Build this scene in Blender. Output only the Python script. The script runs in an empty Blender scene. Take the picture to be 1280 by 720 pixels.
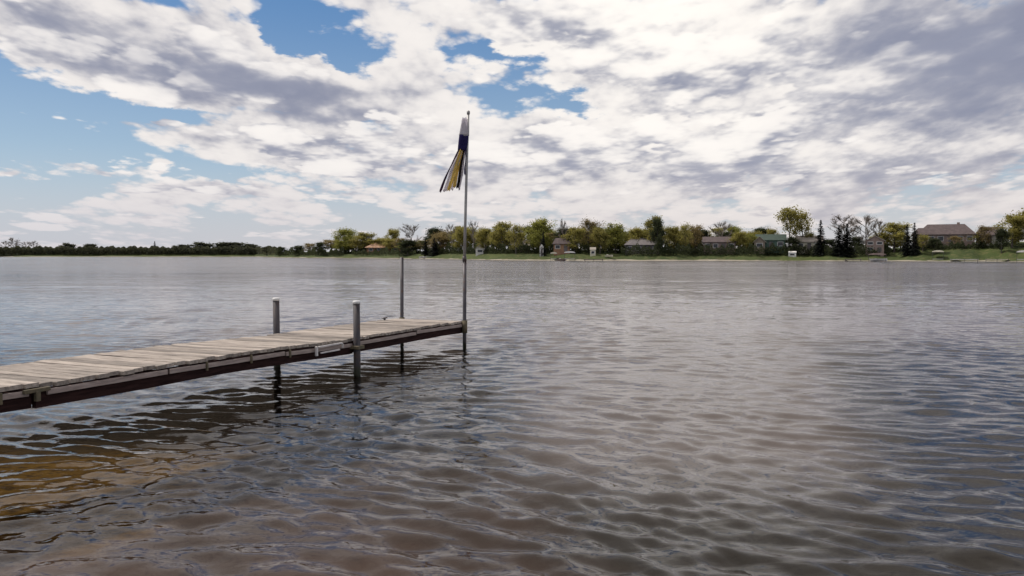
import bpy, math, random
import numpy as np
from mathutils import Vector, Matrix, noise as mnoise
R = math.radians
scn = bpy.context.scene
col = scn.collection

# ------------------------------------------------------------------ camera
HCAM = 1.7
cd = bpy.data.cameras.new('camera')
cam = bpy.data.objects.new('camera', cd); col.objects.link(cam)
cd.sensor_width = 36.0; cd.lens = 36.0 * 1000 / 1280
cd.clip_start = 0.05; cd.clip_end = 9000
cam.location = (0, 0, HCAM); cam.rotation_euler = (R(90 - 2.405), 0, 0)
scn.camera = cam

# ------------------------------------------------------------------ light
SUN_AZ, SUN_EL = R(-70), R(55)          # azimuth measured from +Y towards +X
scn.view_settings.view_transform = 'Standard'
scn.view_settings.look = 'None'
scn.view_settings.exposure = 0.10
scn.view_settings.gamma = 1.0
scn.view_settings.use_curve_mapping = False
scn.cycles.sample_clamp_direct = 5.0; scn.cycles.sample_clamp_indirect = 3.0
scn.cycles.max_bounces = 6; scn.cycles.diffuse_bounces = 2; scn.cycles.glossy_bounces = 3
sd = bpy.data.lights.new('sun', 'SUN'); sd.energy = 3.2; sd.angle = R(6.0); sd.color = (1.0, 0.95, 0.87)
sun = bpy.data.objects.new('sun', sd); col.objects.link(sun)
sdir = Vector((math.sin(SUN_AZ) * math.cos(SUN_EL), math.cos(SUN_AZ) * math.cos(SUN_EL), math.sin(SUN_EL)))
sun.rotation_euler = sdir.to_track_quat('Z', 'Y').to_euler()
sun.location = (0, 0, 60)

# ------------------------------------------------------------------ node helper
class NT:
    def __init__(s, tree): s.t = tree; s.n = tree.nodes; s.l = tree.links
    def new(s, typ, **kw):
        n = s.n.new(typ)
        for k, v in kw.items(): setattr(n, k, v)
        return n
    def put(s, sock, v):
        if isinstance(v, bpy.types.NodeSocket): s.l.new(v, sock)
        elif v is not None: sock.default_value = v
    def m(s, op, a, b=None, c=None, clamp=False):
        n = s.new('ShaderNodeMath', operation=op, use_clamp=clamp)
        s.put(n.inputs[0], a)
        if b is not None: s.put(n.inputs[1], b)
        if c is not None: s.put(n.inputs[2], c)
        return n.outputs[0]
    def v(s, op, a, b=None):
        n = s.new('ShaderNodeVectorMath', operation=op)
        s.put(n.inputs[0], a)
        if b is not None: s.put(n.inputs[1], b)
        return n.outputs['Value'] if op in ('DOT_PRODUCT', 'LENGTH') else n.outputs[0]
    def xyz(s, x, y, z):
        n = s.new('ShaderNodeCombineXYZ')
        s.put(n.inputs[0], x); s.put(n.inputs[1], y); s.put(n.inputs[2], z)
        return n.outputs[0]
    def sep(s, v):
        n = s.new('ShaderNodeSeparateXYZ'); s.put(n.inputs[0], v); return n.outputs
    def noise(s, vec, scale, detail=3, rough=0.55, lac=2.0, dist=0.0, col=False):
        n = s.new('ShaderNodeTexNoise'); s.put(n.inputs['Vector'], vec)
        n.inputs['Scale'].default_value = scale; n.inputs['Detail'].default_value = detail
        n.inputs['Roughness'].default_value = rough; n.inputs['Lacunarity'].default_value = lac
        n.inputs['Distortion'].default_value = dist
        return n.outputs['Color' if col else 'Fac']
    def mix(s, f, a, b, blend='MIX'):
        n = s.new('ShaderNodeMix', data_type='RGBA', blend_type=blend)
        s.put(n.inputs[0], f); s.put(n.inputs[6], a); s.put(n.inputs[7], b)
        return n.outputs[2]
    def rng(s, v, a, b, c=0.0, d=1.0, smooth=False):
        n = s.new('ShaderNodeMapRange', interpolation_type='SMOOTHSTEP' if smooth else 'LINEAR')
        s.put(n.inputs['Value'], v)
        for k, q in zip(('From Min', 'From Max', 'To Min', 'To Max'), (a, b, c, d)): s.put(n.inputs[k], q)
        return n.outputs[0]
def rgb(*c): return (c[0], c[1], c[2], 1.0)

# ------------------------------------------------------------------ sky
def azel(px, py):
    x = (px - 640) / 1000.0; z = (360 - py) / 1000.0
    a = R(-2.405)
    y2 = math.cos(a) - z * math.sin(a); z2 = math.sin(a) + z * math.cos(a)
    return math.degrees(math.atan2(x, y2)), math.degrees(math.atan2(z2, math.hypot(x, y2)))
world = bpy.data.worlds.new('World'); scn.world = world; world.use_nodes = True
W = NT(world.node_tree); W.n.clear()
tc = W.new('ShaderNodeTexCoord')
D = W.v('NORMALIZE', tc.outputs['Generated'])
dx, dy, dz = W.sep(D)
az = W.m('MULTIPLY', W.m('ARCTAN2', dx, dy), 180 / math.pi)
el = W.m('MULTIPLY', W.m('ARCSINE', dz), 180 / math.pi)
elc = W.m('MAXIMUM', el, 0.0)
AE = W.xyz(az, el, 1.0)
sky = W.new('ShaderNodeTexSky', sky_type='NISHITA')
sky.sun_disc = False; sky.sun_elevation = SUN_EL; sky.sun_rotation = SUN_AZ
sky.altitude = 200; sky.air_density = 1.0; sky.dust_density = 0.6; sky.ozone_density = 2.0

def blobs(lst, start=0.0, src=AE):
    """sum of soft oblique patches, given as (x, y, half width, half height, tilt, amount) round a direction"""
    acc = start
    for px, py, sx, sy, tilt, amt in lst:
        a0, e0 = azel(px, py); k = 0.0573; sxd = sx * k; syd = sy * k
        c, s_ = math.cos(R(tilt)), math.sin(R(tilt))
        u = W.v('DOT_PRODUCT', src, (c / sxd, s_ / sxd, -(c * a0 + s_ * e0) / sxd))
        v = W.v('DOT_PRODUCT', src, (-s_ / syd, c / syd, -(-s_ * a0 + c * e0) / syd))
        q = W.m('MULTIPLY_ADD', v, v, W.m('MULTIPLY', u, u))
        g = W.m('POWER', 0.36788, q)
        acc = W.m('MULTIPLY_ADD', g, amt, acc)
    return acc
# soft domain warp so that no patch keeps a clean outline
wn = W.noise(W.xyz(W.m('MULTIPLY', az, 0.16), W.m('MULTIPLY', el, 0.42), 3.0), 1.0, 6, 0.6, col=True)
wv = W.v('MULTIPLY', W.v('SUBTRACT', wn, (0.5, 0.5, 0.5)), (9.0, 4.6, 0.0))
AEW = W.v('ADD', AE, wv)
cover = blobs([
    # blue openings (negative)
    (45, 165, 140, 36, 6, -0.52), (190, 135, 90, 12, 0, -0.20), (240, 148, 70, 10, 0, -0.16), (30, 240, 100, 30, 0, -0.22),
    (360, 30, 28, 34, -35, -0.34), (425, 72, 62, 26, -14, -0.44), (640, 72, 60, 10, 8, -0.22), (580, 68, 60, 7, 0, -0.14),
    (700, 130, 66, 20, 0, -0.40), (330, 225, 60, 12, 0, -0.10), (230, 215, 80, 14, 0, -0.14), (1270, 0, 60, 12, 0, -0.10), 
    # cloud (positive)
    (60, 80, 70, 26, -12, 0.22), (180, 105, 80, 16, -8, 0.26), (210, 60, 190, 44, -10, 0.36), (330, 95, 110, 26, -8, 0.30),
    (160, 158, 80, 24, -3, 0.46), (105, 205, 60, 15, -4, 0.42), (5, 212, 34, 13, 0, 0.44), (195, 202, 22, 9, 0, 0.30), (340, 175, 100, 26, -10, 0.40),
    (500, 120, 110, 34, 0, 0.32), (545, 85, 60, 20, 0, 0.20), (620, 30, 190, 34, -4, 0.30), (700, 170, 70, 20, 0, 0.30), (560, 180, 90, 16, 0, 0.16),
    (840, 90, 150, 80, 0, 0.34), (1050, 90, 240, 90, 0, 0.40), (900, 220, 380, 50, 0, 0.26), (250, 243, 110, 13, 0, 0.30), (60, 258, 120, 12, 0, 0.22), (400, 205, 90, 16, 0, 0.2),
    (600, 230, 200, 30, 0, 0.14),
], 0.0, AEW)
cover = W.m('ADD', cover, W.rng(el, 16.0, 30.0, 0.10, 0.34, True))
thick = blobs([
    (220, 82, 150, 26, -9, 1.25), (340, 105, 90, 18, -6, 0.8), (60, 22, 90, 16, -8, 0.35), (730, 188, 130, 11, -2, 0.80),
    (760, 25, 90, 16, 0, 0.15), (470, 158, 90, 12, -3, 0.5), (640, 0, 80, 14, 0, 0.4),
    (880, 105, 70, 24, -14, 0.55), (820, 100, 60, 12, 0, 0.2), (1200, 45, 160, 36, 0, 1.25), (1090, 150, 130, 18, 5, 0.6),
    (1160, 205, 230, 18, 0, 0.65), (900, 218, 130, 14, 0, 0.45), (1240, 110, 90, 30, 0, 0.5), (620, 150, 60, 10, 0, 0.2),
    (1100, 255, 260, 22, 0, 0.45), (850, 250, 160, 12, 0, 0.3), (1450, 60, 190, 140, 0, 1.0), (1190, 176, 150, 13, 0, -0.55), (1030, 190, 90, 14, 0, -0.4), (1180, 128, 120, 10, 3, -0.3), (1330, -150, 230, 190, 0, 1.4), (840, -120, 160, 120, 0, -0.5),
    (840, 45, 80, 46, 0, -0.6), (920, 70, 90, 26, 0, -0.3), (840, 140, 60, 40, 0, -0.3), (1000, 60, 50, 30, 0, -0.35),
    (560, 60, 120, 30, 0, -0.25),
], 0.0, AEW)
def cloudcoord(dA, dE):
    a = W.m('ADD', az, dA); e = W.m('ADD', elc, dE)
    den = W.m('ADD', e, 22.0)
    X = W.m('DIVIDE', a, den)
    Y = W.m('MULTIPLY', W.m('LOGARITHM', W.m('ADD', e, 4.0), math.e), 1.45)
    return W.xyz(W.m('MULTIPLY', X, 1.65), Y, 0.37)
def dens(dA, dE, det=7.0):
    P = cloudcoord(dA, dE)
    big = W.noise(P, 1.7, 2.0, 0.5)
    fine = W.noise(P, 3.6, det, 0.52, 2.1, 0.15)
    vo = W.new('ShaderNodeTexVoronoi', feature='F1'); W.put(vo.inputs['Vector'], P)
    vo.inputs['Scale'].default_value = 6.0; vo.inputs['Detail'].default_value = 2.5; vo.inputs['Roughness'].default_value = 0.55; vo.inputs['Lacunarity'].default_value = 2.2
    puff = W.m('MULTIPLY_ADD', vo.outputs['Distance'], -0.26, 0.13)
    return W.m('ADD', W.m('ADD', W.m('MULTIPLY', big, 0.62), W.m('MULTIPLY', fine, 0.64)), puff)
d0 = dens(0, 0); d1 = dens(0.05, 0.7, 5.0); d2 = dens(0.15, 2.0, 3.0)
s0 = W.m('ADD', d0, cover); s1 = W.m('ADD', d1, cover)
alpha = W.rng(s0, 0.59, 0.75, 0, 1, True)
# light that reaches the visible side of the cloud: less cloud above it means brighter
grad = W.m('SUBTRACT', d0, d1); grad2 = W.m('SUBTRACT', d0, d2)
core = W.rng(s0, 0.68, 1.15)
lit = W.m('ADD', 0.80, W.m('MULTIPLY', grad, 1.3))
lit = W.m('ADD', lit, W.m('MULTIPLY', grad2, 1.25))
lit = W.m('SUBTRACT', lit, W.m('MULTIPLY', core, 0.20))
tmod = W.m('MULTIPLY', thick, W.rng(d0, 0.45, 0.80, 0.45, 1.1))
lit = W.m('SUBTRACT', lit, W.m('MULTIPLY', tmod, 0.62))
lit = W.m('DIVIDE', 1.0, W.m('ADD', 1.0, W.m('POWER', 0.0026, W.m('SUBTRACT', lit, 0.5))))   # soft shoulder and toe
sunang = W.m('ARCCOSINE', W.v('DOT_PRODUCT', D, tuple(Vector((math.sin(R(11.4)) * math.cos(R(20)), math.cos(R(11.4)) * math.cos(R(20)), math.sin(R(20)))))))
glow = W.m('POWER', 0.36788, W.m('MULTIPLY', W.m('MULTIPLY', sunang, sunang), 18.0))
DARK, LIGHT = rgb(0.25, 0.27, 0.36), rgb(0.84, 0.80, 0.775)
ccol = W.mix(lit, DARK, LIGHT)
# lower deck of separate flat-based heaps in front of the veil
def heap(dA, dE, det):
    a = W.m('ADD', az, dA); e = W.m('ADD', elc, dE)
    X = W.m('DIVIDE', a, W.m('ADD', e, 20.0)); Y = W.m('MULTIPLY', W.m('LOGARITHM', W.m('ADD', e, 4.0), math.e), 2.1)
    P = W.xyz(W.m('MULTIPLY', X, 1.25), W.m('MULTIPLY', Y, 0.78), 7.9)
    big = W.noise(P, 1.9, 1.0, 0.5); fine = W.noise(P, 4.2, det, 0.5, 2.15, 0.1)
    vo = W.new('ShaderNodeTexVoronoi', feature='F1'); W.put(vo.inputs['Vector'], P)
    vo.inputs['Scale'].default_value = 7.0; vo.inputs['Detail'].default_value = 2.0; vo.inputs['Roughness'].default_value = 0.5; vo.inputs['Lacunarity'].default_value = 2.3
    return W.m('ADD', W.m('ADD', W.m('MULTIPLY', big, 0.62), W.m('MULTIPLY', fine, 0.62)), W.m('MULTIPLY_ADD', vo.outputs['Distance'], -0.24, 0.10))
e0 = heap(0, 0, 6.0); e1 = heap(0.0, 1.3, 3.0)
hc = W.m('ADD', e0, W.m('MULTIPLY', cover, 0.42))
a2 = W.rng(hc, 0.655, 0.74, 0, 1, True)
l2 = W.m('ADD', W.m('MULTIPLY', W.m('SUBTRACT', e0, e1), 3.3), 0.58)
l2 = W.m('SUBTRACT', l2, W.m('MULTIPLY', W.m('MULTIPLY', thick, W.rng(e0, 0.5, 0.8, 0.6, 1.1)), 0.50))
l2 = W.m('DIVIDE', 1.0, W.m('ADD', 1.0, W.m('POWER', 0.0026, W.m('SUBTRACT', l2, 0.5))))
ccol2 = W.mix(l2, rgb(0.27, 0.29, 0.38), rgb(0.90, 0.86, 0.83))
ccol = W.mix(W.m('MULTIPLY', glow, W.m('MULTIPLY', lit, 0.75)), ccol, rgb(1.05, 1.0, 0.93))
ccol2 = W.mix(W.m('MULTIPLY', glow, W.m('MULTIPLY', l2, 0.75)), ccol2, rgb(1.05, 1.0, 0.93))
# clear blue, hazier and paler low down
skyc = W.mix(1.0, sky.outputs[0], rgb(0.085, 0.088, 0.088), 'MULTIPLY')
up = W.rng(el, 2.0, 19.0, 0.0, 1.0, True)
blue = W.mix(up, rgb(0.38, 0.50, 0.62), rgb(0.07, 0.21, 0.47))
skyc = W.mix(0.65, skyc, blue)
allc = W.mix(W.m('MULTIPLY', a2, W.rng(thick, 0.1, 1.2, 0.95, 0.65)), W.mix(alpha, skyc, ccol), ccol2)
hz = W.rng(el, 0.0, 7.5, 0.70, 0.0, True)
hzc = W.mix(W.rng(az, -30.0, 10.0), rgb(0.55, 0.53, 0.58), rgb(0.64, 0.59, 0.59))
allc = W.mix(hz, allc, hzc)
allc = W.mix(W.rng(el, -1.0, -4.0), allc, rgb(0.2, 0.2, 0.19))
bg = W.new('ShaderNodeBackground'); bg.inputs['Strength'].default_value = 0.1
allc = W.mix(1.0, allc, rgb(10, 10, 10), 'MULTIPLY')
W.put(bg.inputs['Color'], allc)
out = W.new('ShaderNodeOutputWorld'); W.put(out.inputs['Surface'], bg.outputs[0])
world.cycles.sampling_method = 'NONE'

# ------------------------------------------------------------------ materials
def mat(name): 
    m = bpy.data.materials.new(name); m.use_nodes = True
    t = NT(m.node_tree); t.n.clear()
    o = t.new('ShaderNodeOutputMaterial'); return m, t, o
def simple(name, c1, c2, scale=3.0, rough=0.8, bump=0.0, bscale=20.0, metal=0.0, stretch=(1, 1, 1), rnd=0.0, translucent=0.0, detail=4):
    m, t, o = mat(name)
    tcx = t.new('ShaderNodeTexCoord')
    vec = t.v('MULTIPLY', tcx.outputs['Object'], stretch)
    if rnd:
        oi = t.new('ShaderNodeObjectInfo')
        vec = t.v('ADD', vec, t.xyz(t.m('MULTIPLY', oi.outputs['Random'], 37.0), 0.0, t.m('MULTIPLY', oi.outputs['Random'], 11.0)))
    f = t.rng(t.noise(vec, scale, detail, 0.6), 0.3, 0.7)
    c = t.mix(f, rgb(*c1), rgb(*c2))
    if rnd:
        k = t.rng(oi.outputs['Random'], 0, 1, 1 - rnd, 1 + rnd)
        c = t.mix(1.0, c, t.xyz(k, k, k), 'MULTIPLY')
    b = t.new('ShaderNodeBsdfPrincipled'); t.put(b.inputs['Base Color'], c)
    b.inputs['Roughness'].default_value = rough; b.inputs['Metallic'].default_value = metal
    if bump:
        bn = t.new('ShaderNodeBump'); bn.inputs['Strength'].default_value = bump; bn.inputs['Distance'].default_value = 0.01
        t.put(bn.inputs['Height'], t.noise(vec, bscale, 4, 0.6)); t.put(b.inputs['Normal'], bn.outputs[0])
    sh = b.outputs[0]
    if translucent:
        tr = t.new('ShaderNodeBsdfTranslucent'); t.put(tr.inputs['Color'], c)
        mx = t.new('ShaderNodeMixShader'); mx.inputs[0].default_value = translucent
        t.put(mx.inputs[1], sh); t.put(mx.inputs[2], tr.outputs[0]); sh = mx.outputs[0]
    t.put(o.inputs['Surface'], sh)
    return m
M = {}
M['plank'] = simple('weathered_plank', (0.16, 0.13, 0.11), (0.42, 0.355, 0.305), 2.2, 0.85, 0.8, 14, stretch=(14, 1.6, 14), rnd=0.34)
M['fascia'] = simple('pale_fascia_wood', (0.19, 0.145, 0.13), (0.37, 0.295, 0.265), 3.0, 0.8, 0.4, 20, stretch=(2, 8, 14))
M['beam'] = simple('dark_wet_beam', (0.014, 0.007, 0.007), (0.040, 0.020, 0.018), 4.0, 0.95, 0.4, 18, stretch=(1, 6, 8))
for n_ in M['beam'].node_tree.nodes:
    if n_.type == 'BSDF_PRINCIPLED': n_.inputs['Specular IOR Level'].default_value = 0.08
M['pipe'] = simple('dark_steel_pipe', (0.045, 0.04, 0.045), (0.10, 0.09, 0.095), 6.0, 0.5, 0.1, 30, metal=0.5)
M['postwood'] = simple('grey_post', (0.022, 0.018, 0.022), (0.075, 0.062, 0.066), 3.0, 0.65, 0.4, 18, stretch=(6, 6, 1))
M['cap'] = simple('white_post_cap', (0.62, 0.60, 0.58), (0.78, 0.76, 0.74), 8.0, 0.5)
M['pole'] = simple('grey_flagpole_metal', (0.26, 0.245, 0.24), (0.38, 0.36, 0.35), 5.0, 0.45, metal=0.3)
M['galv'] = simple('galvanised_bracket', (0.45, 0.42, 0.41), (0.62, 0.58, 0.57), 12.0, 0.5, metal=0.2)
M['rust'] = simple('rusty_bracket', (0.07, 0.06, 0.035), (0.13, 0.10, 0.06), 18.0, 0.8)
def stain(m_):
    t = NT(m_.node_tree); b = [n for n in t.n if n.type == 'BSDF_PRINCIPLED'][0]
    src = b.inputs['Base Color'].links[0].from_socket
    g = t.new('ShaderNodeNewGeometry'); z = t.sep(g.outputs['Position'])[2]
    nz = t.noise(g.outputs['Position'], 9.0, 4, 0.65)
    rust = t.mix(t.rng(nz, 0.56, 0.68), src, rgb(0.085, 0.045, 0.028))
    alg = t.mix(nz, rgb(0.012, 0.014, 0.008), rgb(0.035, 0.036, 0.018))
    t.put(b.inputs['Base Color'], t.mix(t.rng(t.m('ADD', z, t.m('MULTIPLY', nz, 0.12)), 0.22, 0.12, 0.0, 1.0, True), rust, alg))
stain(M['pipe']); stain(M['postwood'])
def cloth(n, c): return simple(n, tuple(v * 0.85 for v in c), c, 9.0, 0.9, translucent=0.6)
M['cl_white'] = cloth('white_cloth', (0.80, 0.76, 0.80)); M['cl_navy'] = cloth('navy_cloth', (0.045, 0.032, 0.17))
M['cl_yellow'] = cloth('yellow_cloth', (0.82, 0.64, 0.24)); M['cl_purple'] = cloth('purple_cloth', (0.10, 0.045, 0.10)); M['cl_black'] = cloth('black_cloth', (0.03, 0.02, 0.02))
M['bark'] = simple('bark', (0.05, 0.04, 0.035), (0.12, 0.10, 0.085), 5.0, 0.9)
M['bark_pale'] = simple('pale_bark', (0.15, 0.125, 0.11), (0.25, 0.21, 0.185), 5.0, 0.9)
def foliage(n, c1, c2): return simple(n, c1, c2, 0.55, 0.75, rnd=0.16, translucent=0.6, detail=3)
M['fol_olive'] = foliage('olive_foliage', (0.19, 0.17, 0.040), (0.35, 0.305, 0.085))
M['fol_green'] = foliage('green_foliage', (0.165, 0.17, 0.034), (0.31, 0.30, 0.068))
M['fol_brown'] = foliage('budding_brown_foliage', (0.16, 0.12, 0.05), (0.27, 0.205, 0.085))
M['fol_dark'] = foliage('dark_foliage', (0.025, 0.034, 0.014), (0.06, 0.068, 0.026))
M['fol_con'] = foliage('conifer_needles', (0.010, 0.014, 0.012), (0.028, 0.032, 0.024))
M['fol_far'] = foliage('far_foliage', (0.035, 0.04, 0.024), (0.085, 0.085, 0.045))
M['twig'] = simple('grey_twigs', (0.12, 0.10, 0.085), (0.22, 0.185, 0.155), 2.0, 0.9)
M['win'] = simple('dark_window_glass', (0.02, 0.022, 0.028), (0.05, 0.05, 0.06), 3.0, 0.12)
for nm, a, b in (('w_brown', (0.22, 0.115, 0.07), (0.30, 0.17, 0.10)), ('w_white', (0.60, 0.57, 0.54), (0.74, 0.71, 0.68)), ('w_cream', (0.55, 0.50, 0.38), (0.68, 0.62, 0.49)),
                 ('w_pink', (0.22, 0.155, 0.135), (0.31, 0.23, 0.20)), ('w_tan', (0.19, 0.15, 0.115), (0.26, 0.21, 0.165)), ('w_green', (0.06, 0.10, 0.08), (0.09, 0.14, 0.11)),
                 ('r_orange', (0.33, 0.19, 0.12), (0.46, 0.28, 0.18)), ('r_grey', (0.10, 0.085, 0.085), (0.17, 0.15, 0.15)), ('r_purple', (0.052, 0.036, 0.036), (0.095, 0.068, 0.066)),
                 ('r_green', (0.025, 0.042, 0.034), (0.042, 0.064, 0.05)), ('r_tan', (0.26, 0.22, 0.19), (0.34, 0.30, 0.26))):
    M[nm] = simple(nm.replace('w_', 'wall_').replace('r_', 'roof_'), a, b, 1.2, 0.85)

# ------------------------------------------------------------------ mesh helpers
class MB:
    def __init__(s): s.v = []; s.f = []
    def box(s, cx, cy, cz, sx, sy, sz, rot=None, bev=0.0):
        i = len(s.v)
        ps = []
        if bev:
            for z, k in ((-.5, 1), (.5, 1)):
                for x, y in ((-.5, -.5), (.5, -.5), (.5, .5), (-.5, .5)):
                    ps.append(Vector((x * sx, y * sy, z * sz * (1 - 2 * bev / sz))))
            for z in (-.5, .5):
                for x, y in ((-.5, -.5), (.5, -.5), (.5, .5), (-.5, .5)):
                    ps.append(Vector((x * (sx - 2 * bev), y * (sy - 2 * bev), z * sz)))
            fs = [(8, 11, 10, 9), (12, 13, 14, 15), (0, 1, 5, 4), (1, 2, 6, 5), (2, 3, 7, 6), (3, 0, 4, 7),
                  (8, 9, 1, 0), (9, 10, 2, 1), (10, 11, 3, 2), (11, 8, 0, 3), (4, 5, 13, 12), (5, 6, 14, 13), (6, 7, 15, 14), (7, 4, 12, 15)]
        else:
            for z in (-.5, .5):
                for x, y in ((-.5, -.5), (.5, -.5), (.5, .5), (-.5, .5)): ps.append(Vector((x * sx, y * sy, z * sz)))
            fs = [(0, 3, 2, 1), (4, 5, 6, 7), (0, 1, 5, 4), (1, 2, 6, 5), (2, 3, 7, 6), (3, 0, 4, 7)]
        c = Vector((cx, cy, cz))
        for p in ps: s.v.append((rot @ p if rot else p) + c)
        for f in fs: s.f.append(tuple(i + k for k in f))
    def tube(s, pts, rads, n=6, cap=True):
        i0 = len(s.v); pts = [Vector(p) for p in pts]
        for k, p in enumerate(pts):
            d = (pts[min(k + 1, len(pts) - 1)] - pts[max(k - 1, 0)]).normalized()
            a = d.cross(Vector((0, 0, 1)) if abs(d.z) < 0.9 else Vector((0, 1, 0))).normalized(); b = d.cross(a)
            for j in range(n):
                t = 2 * math.pi * j / n
                s.v.append(p + (a * math.cos(t) + b * math.sin(t)) * rads[k])
        for k in range(len(pts) - 1):
            for j in range(n):
                a = i0 + k * n + j; b = i0 + k * n + (j + 1) % n
                s.f.append((a, a + n, b + n, b))
        if cap:
            s.f.append(tuple(i0 + j for j in range(n))); e = i0 + (len(pts) - 1) * n
            s.f.append(tuple(e + n - 1 - j for j in range(n)))
    def poly(s, pts):
        i = len(s.v); s.v += [Vector(p) for p in pts]; s.f.append(tuple(range(i, i + len(pts))))
    def mesh(s, name, material, smooth=False):
        me = bpy.data.meshes.new(name); me.from_pydata([tuple(v) for v in s.v], [], s.f)
        me.materials.append(material)
        if smooth: me.polygons.foreach_set('use_smooth', [True] * len(me.polygons))
        me.update(); return me
    def build(s, name, material, parent=None, smooth=False):
        return ob(name, s.mesh(name, material, smooth), parent)
def ob(name, me, parent=None, loc=None, rot=None):
    o = bpy.data.objects.new(name, me); col.objects.link(o)
    if parent: o.parent = parent
    if loc is not None: o.location = loc
    if rot is not None: o.rotation_euler = rot
    return o
def tag(o, label=None, cat=None, group=None, kind=None):
    if label: o['label'] = label
    if cat: o['category'] = cat
    if group: o['group'] = group
    if kind: o['kind'] = kind
    return o
def thing(name, label, cat, loc=(0, 0, 0), rz=0.0, group=None):
    return tag(ob(name, None, None, loc, (0, 0, rz)), label, cat, group)
def npmesh(name, V, F, material, smooth=True):
    me = bpy.data.meshes.new(name); nf, k = F.shape
    me.vertices.add(len(V)); me.vertices.foreach_set('co', V.astype(np.float32).ravel())
    me.loops.add(nf * k); me.loops.foreach_set('vertex_index', F.astype(np.int32).ravel())
    me.polygons.add(nf); me.polygons.foreach_set('loop_start', np.arange(0, nf * k, k, dtype=np.int32))
    me.polygons.foreach_set('use_smooth', np.full(nf, smooth))
    me.materials.append(material); me.update(calc_edges=True); return me

# ------------------------------------------------------------------ terrain
SH = [(-400, 330), (-200, 500), (0, 560), (320, 560), (345, 430), (400, 372), (480, 335), (560, 283), (640, 228), (720, 214), (800, 212), (1000, 210), (1280, 190), (1500, 175), (2300, 120)]
_sa = np.array([math.atan((p - 640) / 1000) for p, d in SH]); _sr = np.array([d / math.cos(math.atan((p - 640) / 1000)) for p, d in SH])
def shore_r(a): return np.interp(a, _sa, _sr) + 2.5 * np.sin(a * 61) + 1.5 * np.sin(a * 143 + 1) + 0.6 * np.sin(a * 390 + 2)
def height(x, y):
    x = np.asarray(x, float); y = np.asarray(y, float)
    a = np.arctan2(x, y); r = np.hypot(x, y)
    s2 = shore_r(a) - r
    s1 = y + 1.2 + 0.12 * np.sin(x * 0.7)
    s = np.minimum(s1, s2)
    dep = -(0.085 * np.minimum(s, 9) + 0.05 * np.clip(s - 9, 0, 40))
    near = 0.09 * np.clip(-s1, 0, 30)
    t = np.clip(-s2, 0, None)
    bank = 0.5 * np.clip(t / 0.9, 0, 1) + 1.0 * np.clip((t - 1.5) / 8, 0, 1) ** 0.8 + 1.6 * np.clip((t - 6) / 35, 0, 1)
    rise = 2.2 * np.clip((a - 0.42) / 0.1, 0, 1) * np.clip((t - 3) / 18, 0, 1)
    far = bank + rise
    far = np.where(s2 < s1, far, near)
    h = np.where(s > 0, dep, far)
    return h
def gz(x, y): return float(height(x, y))
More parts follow.
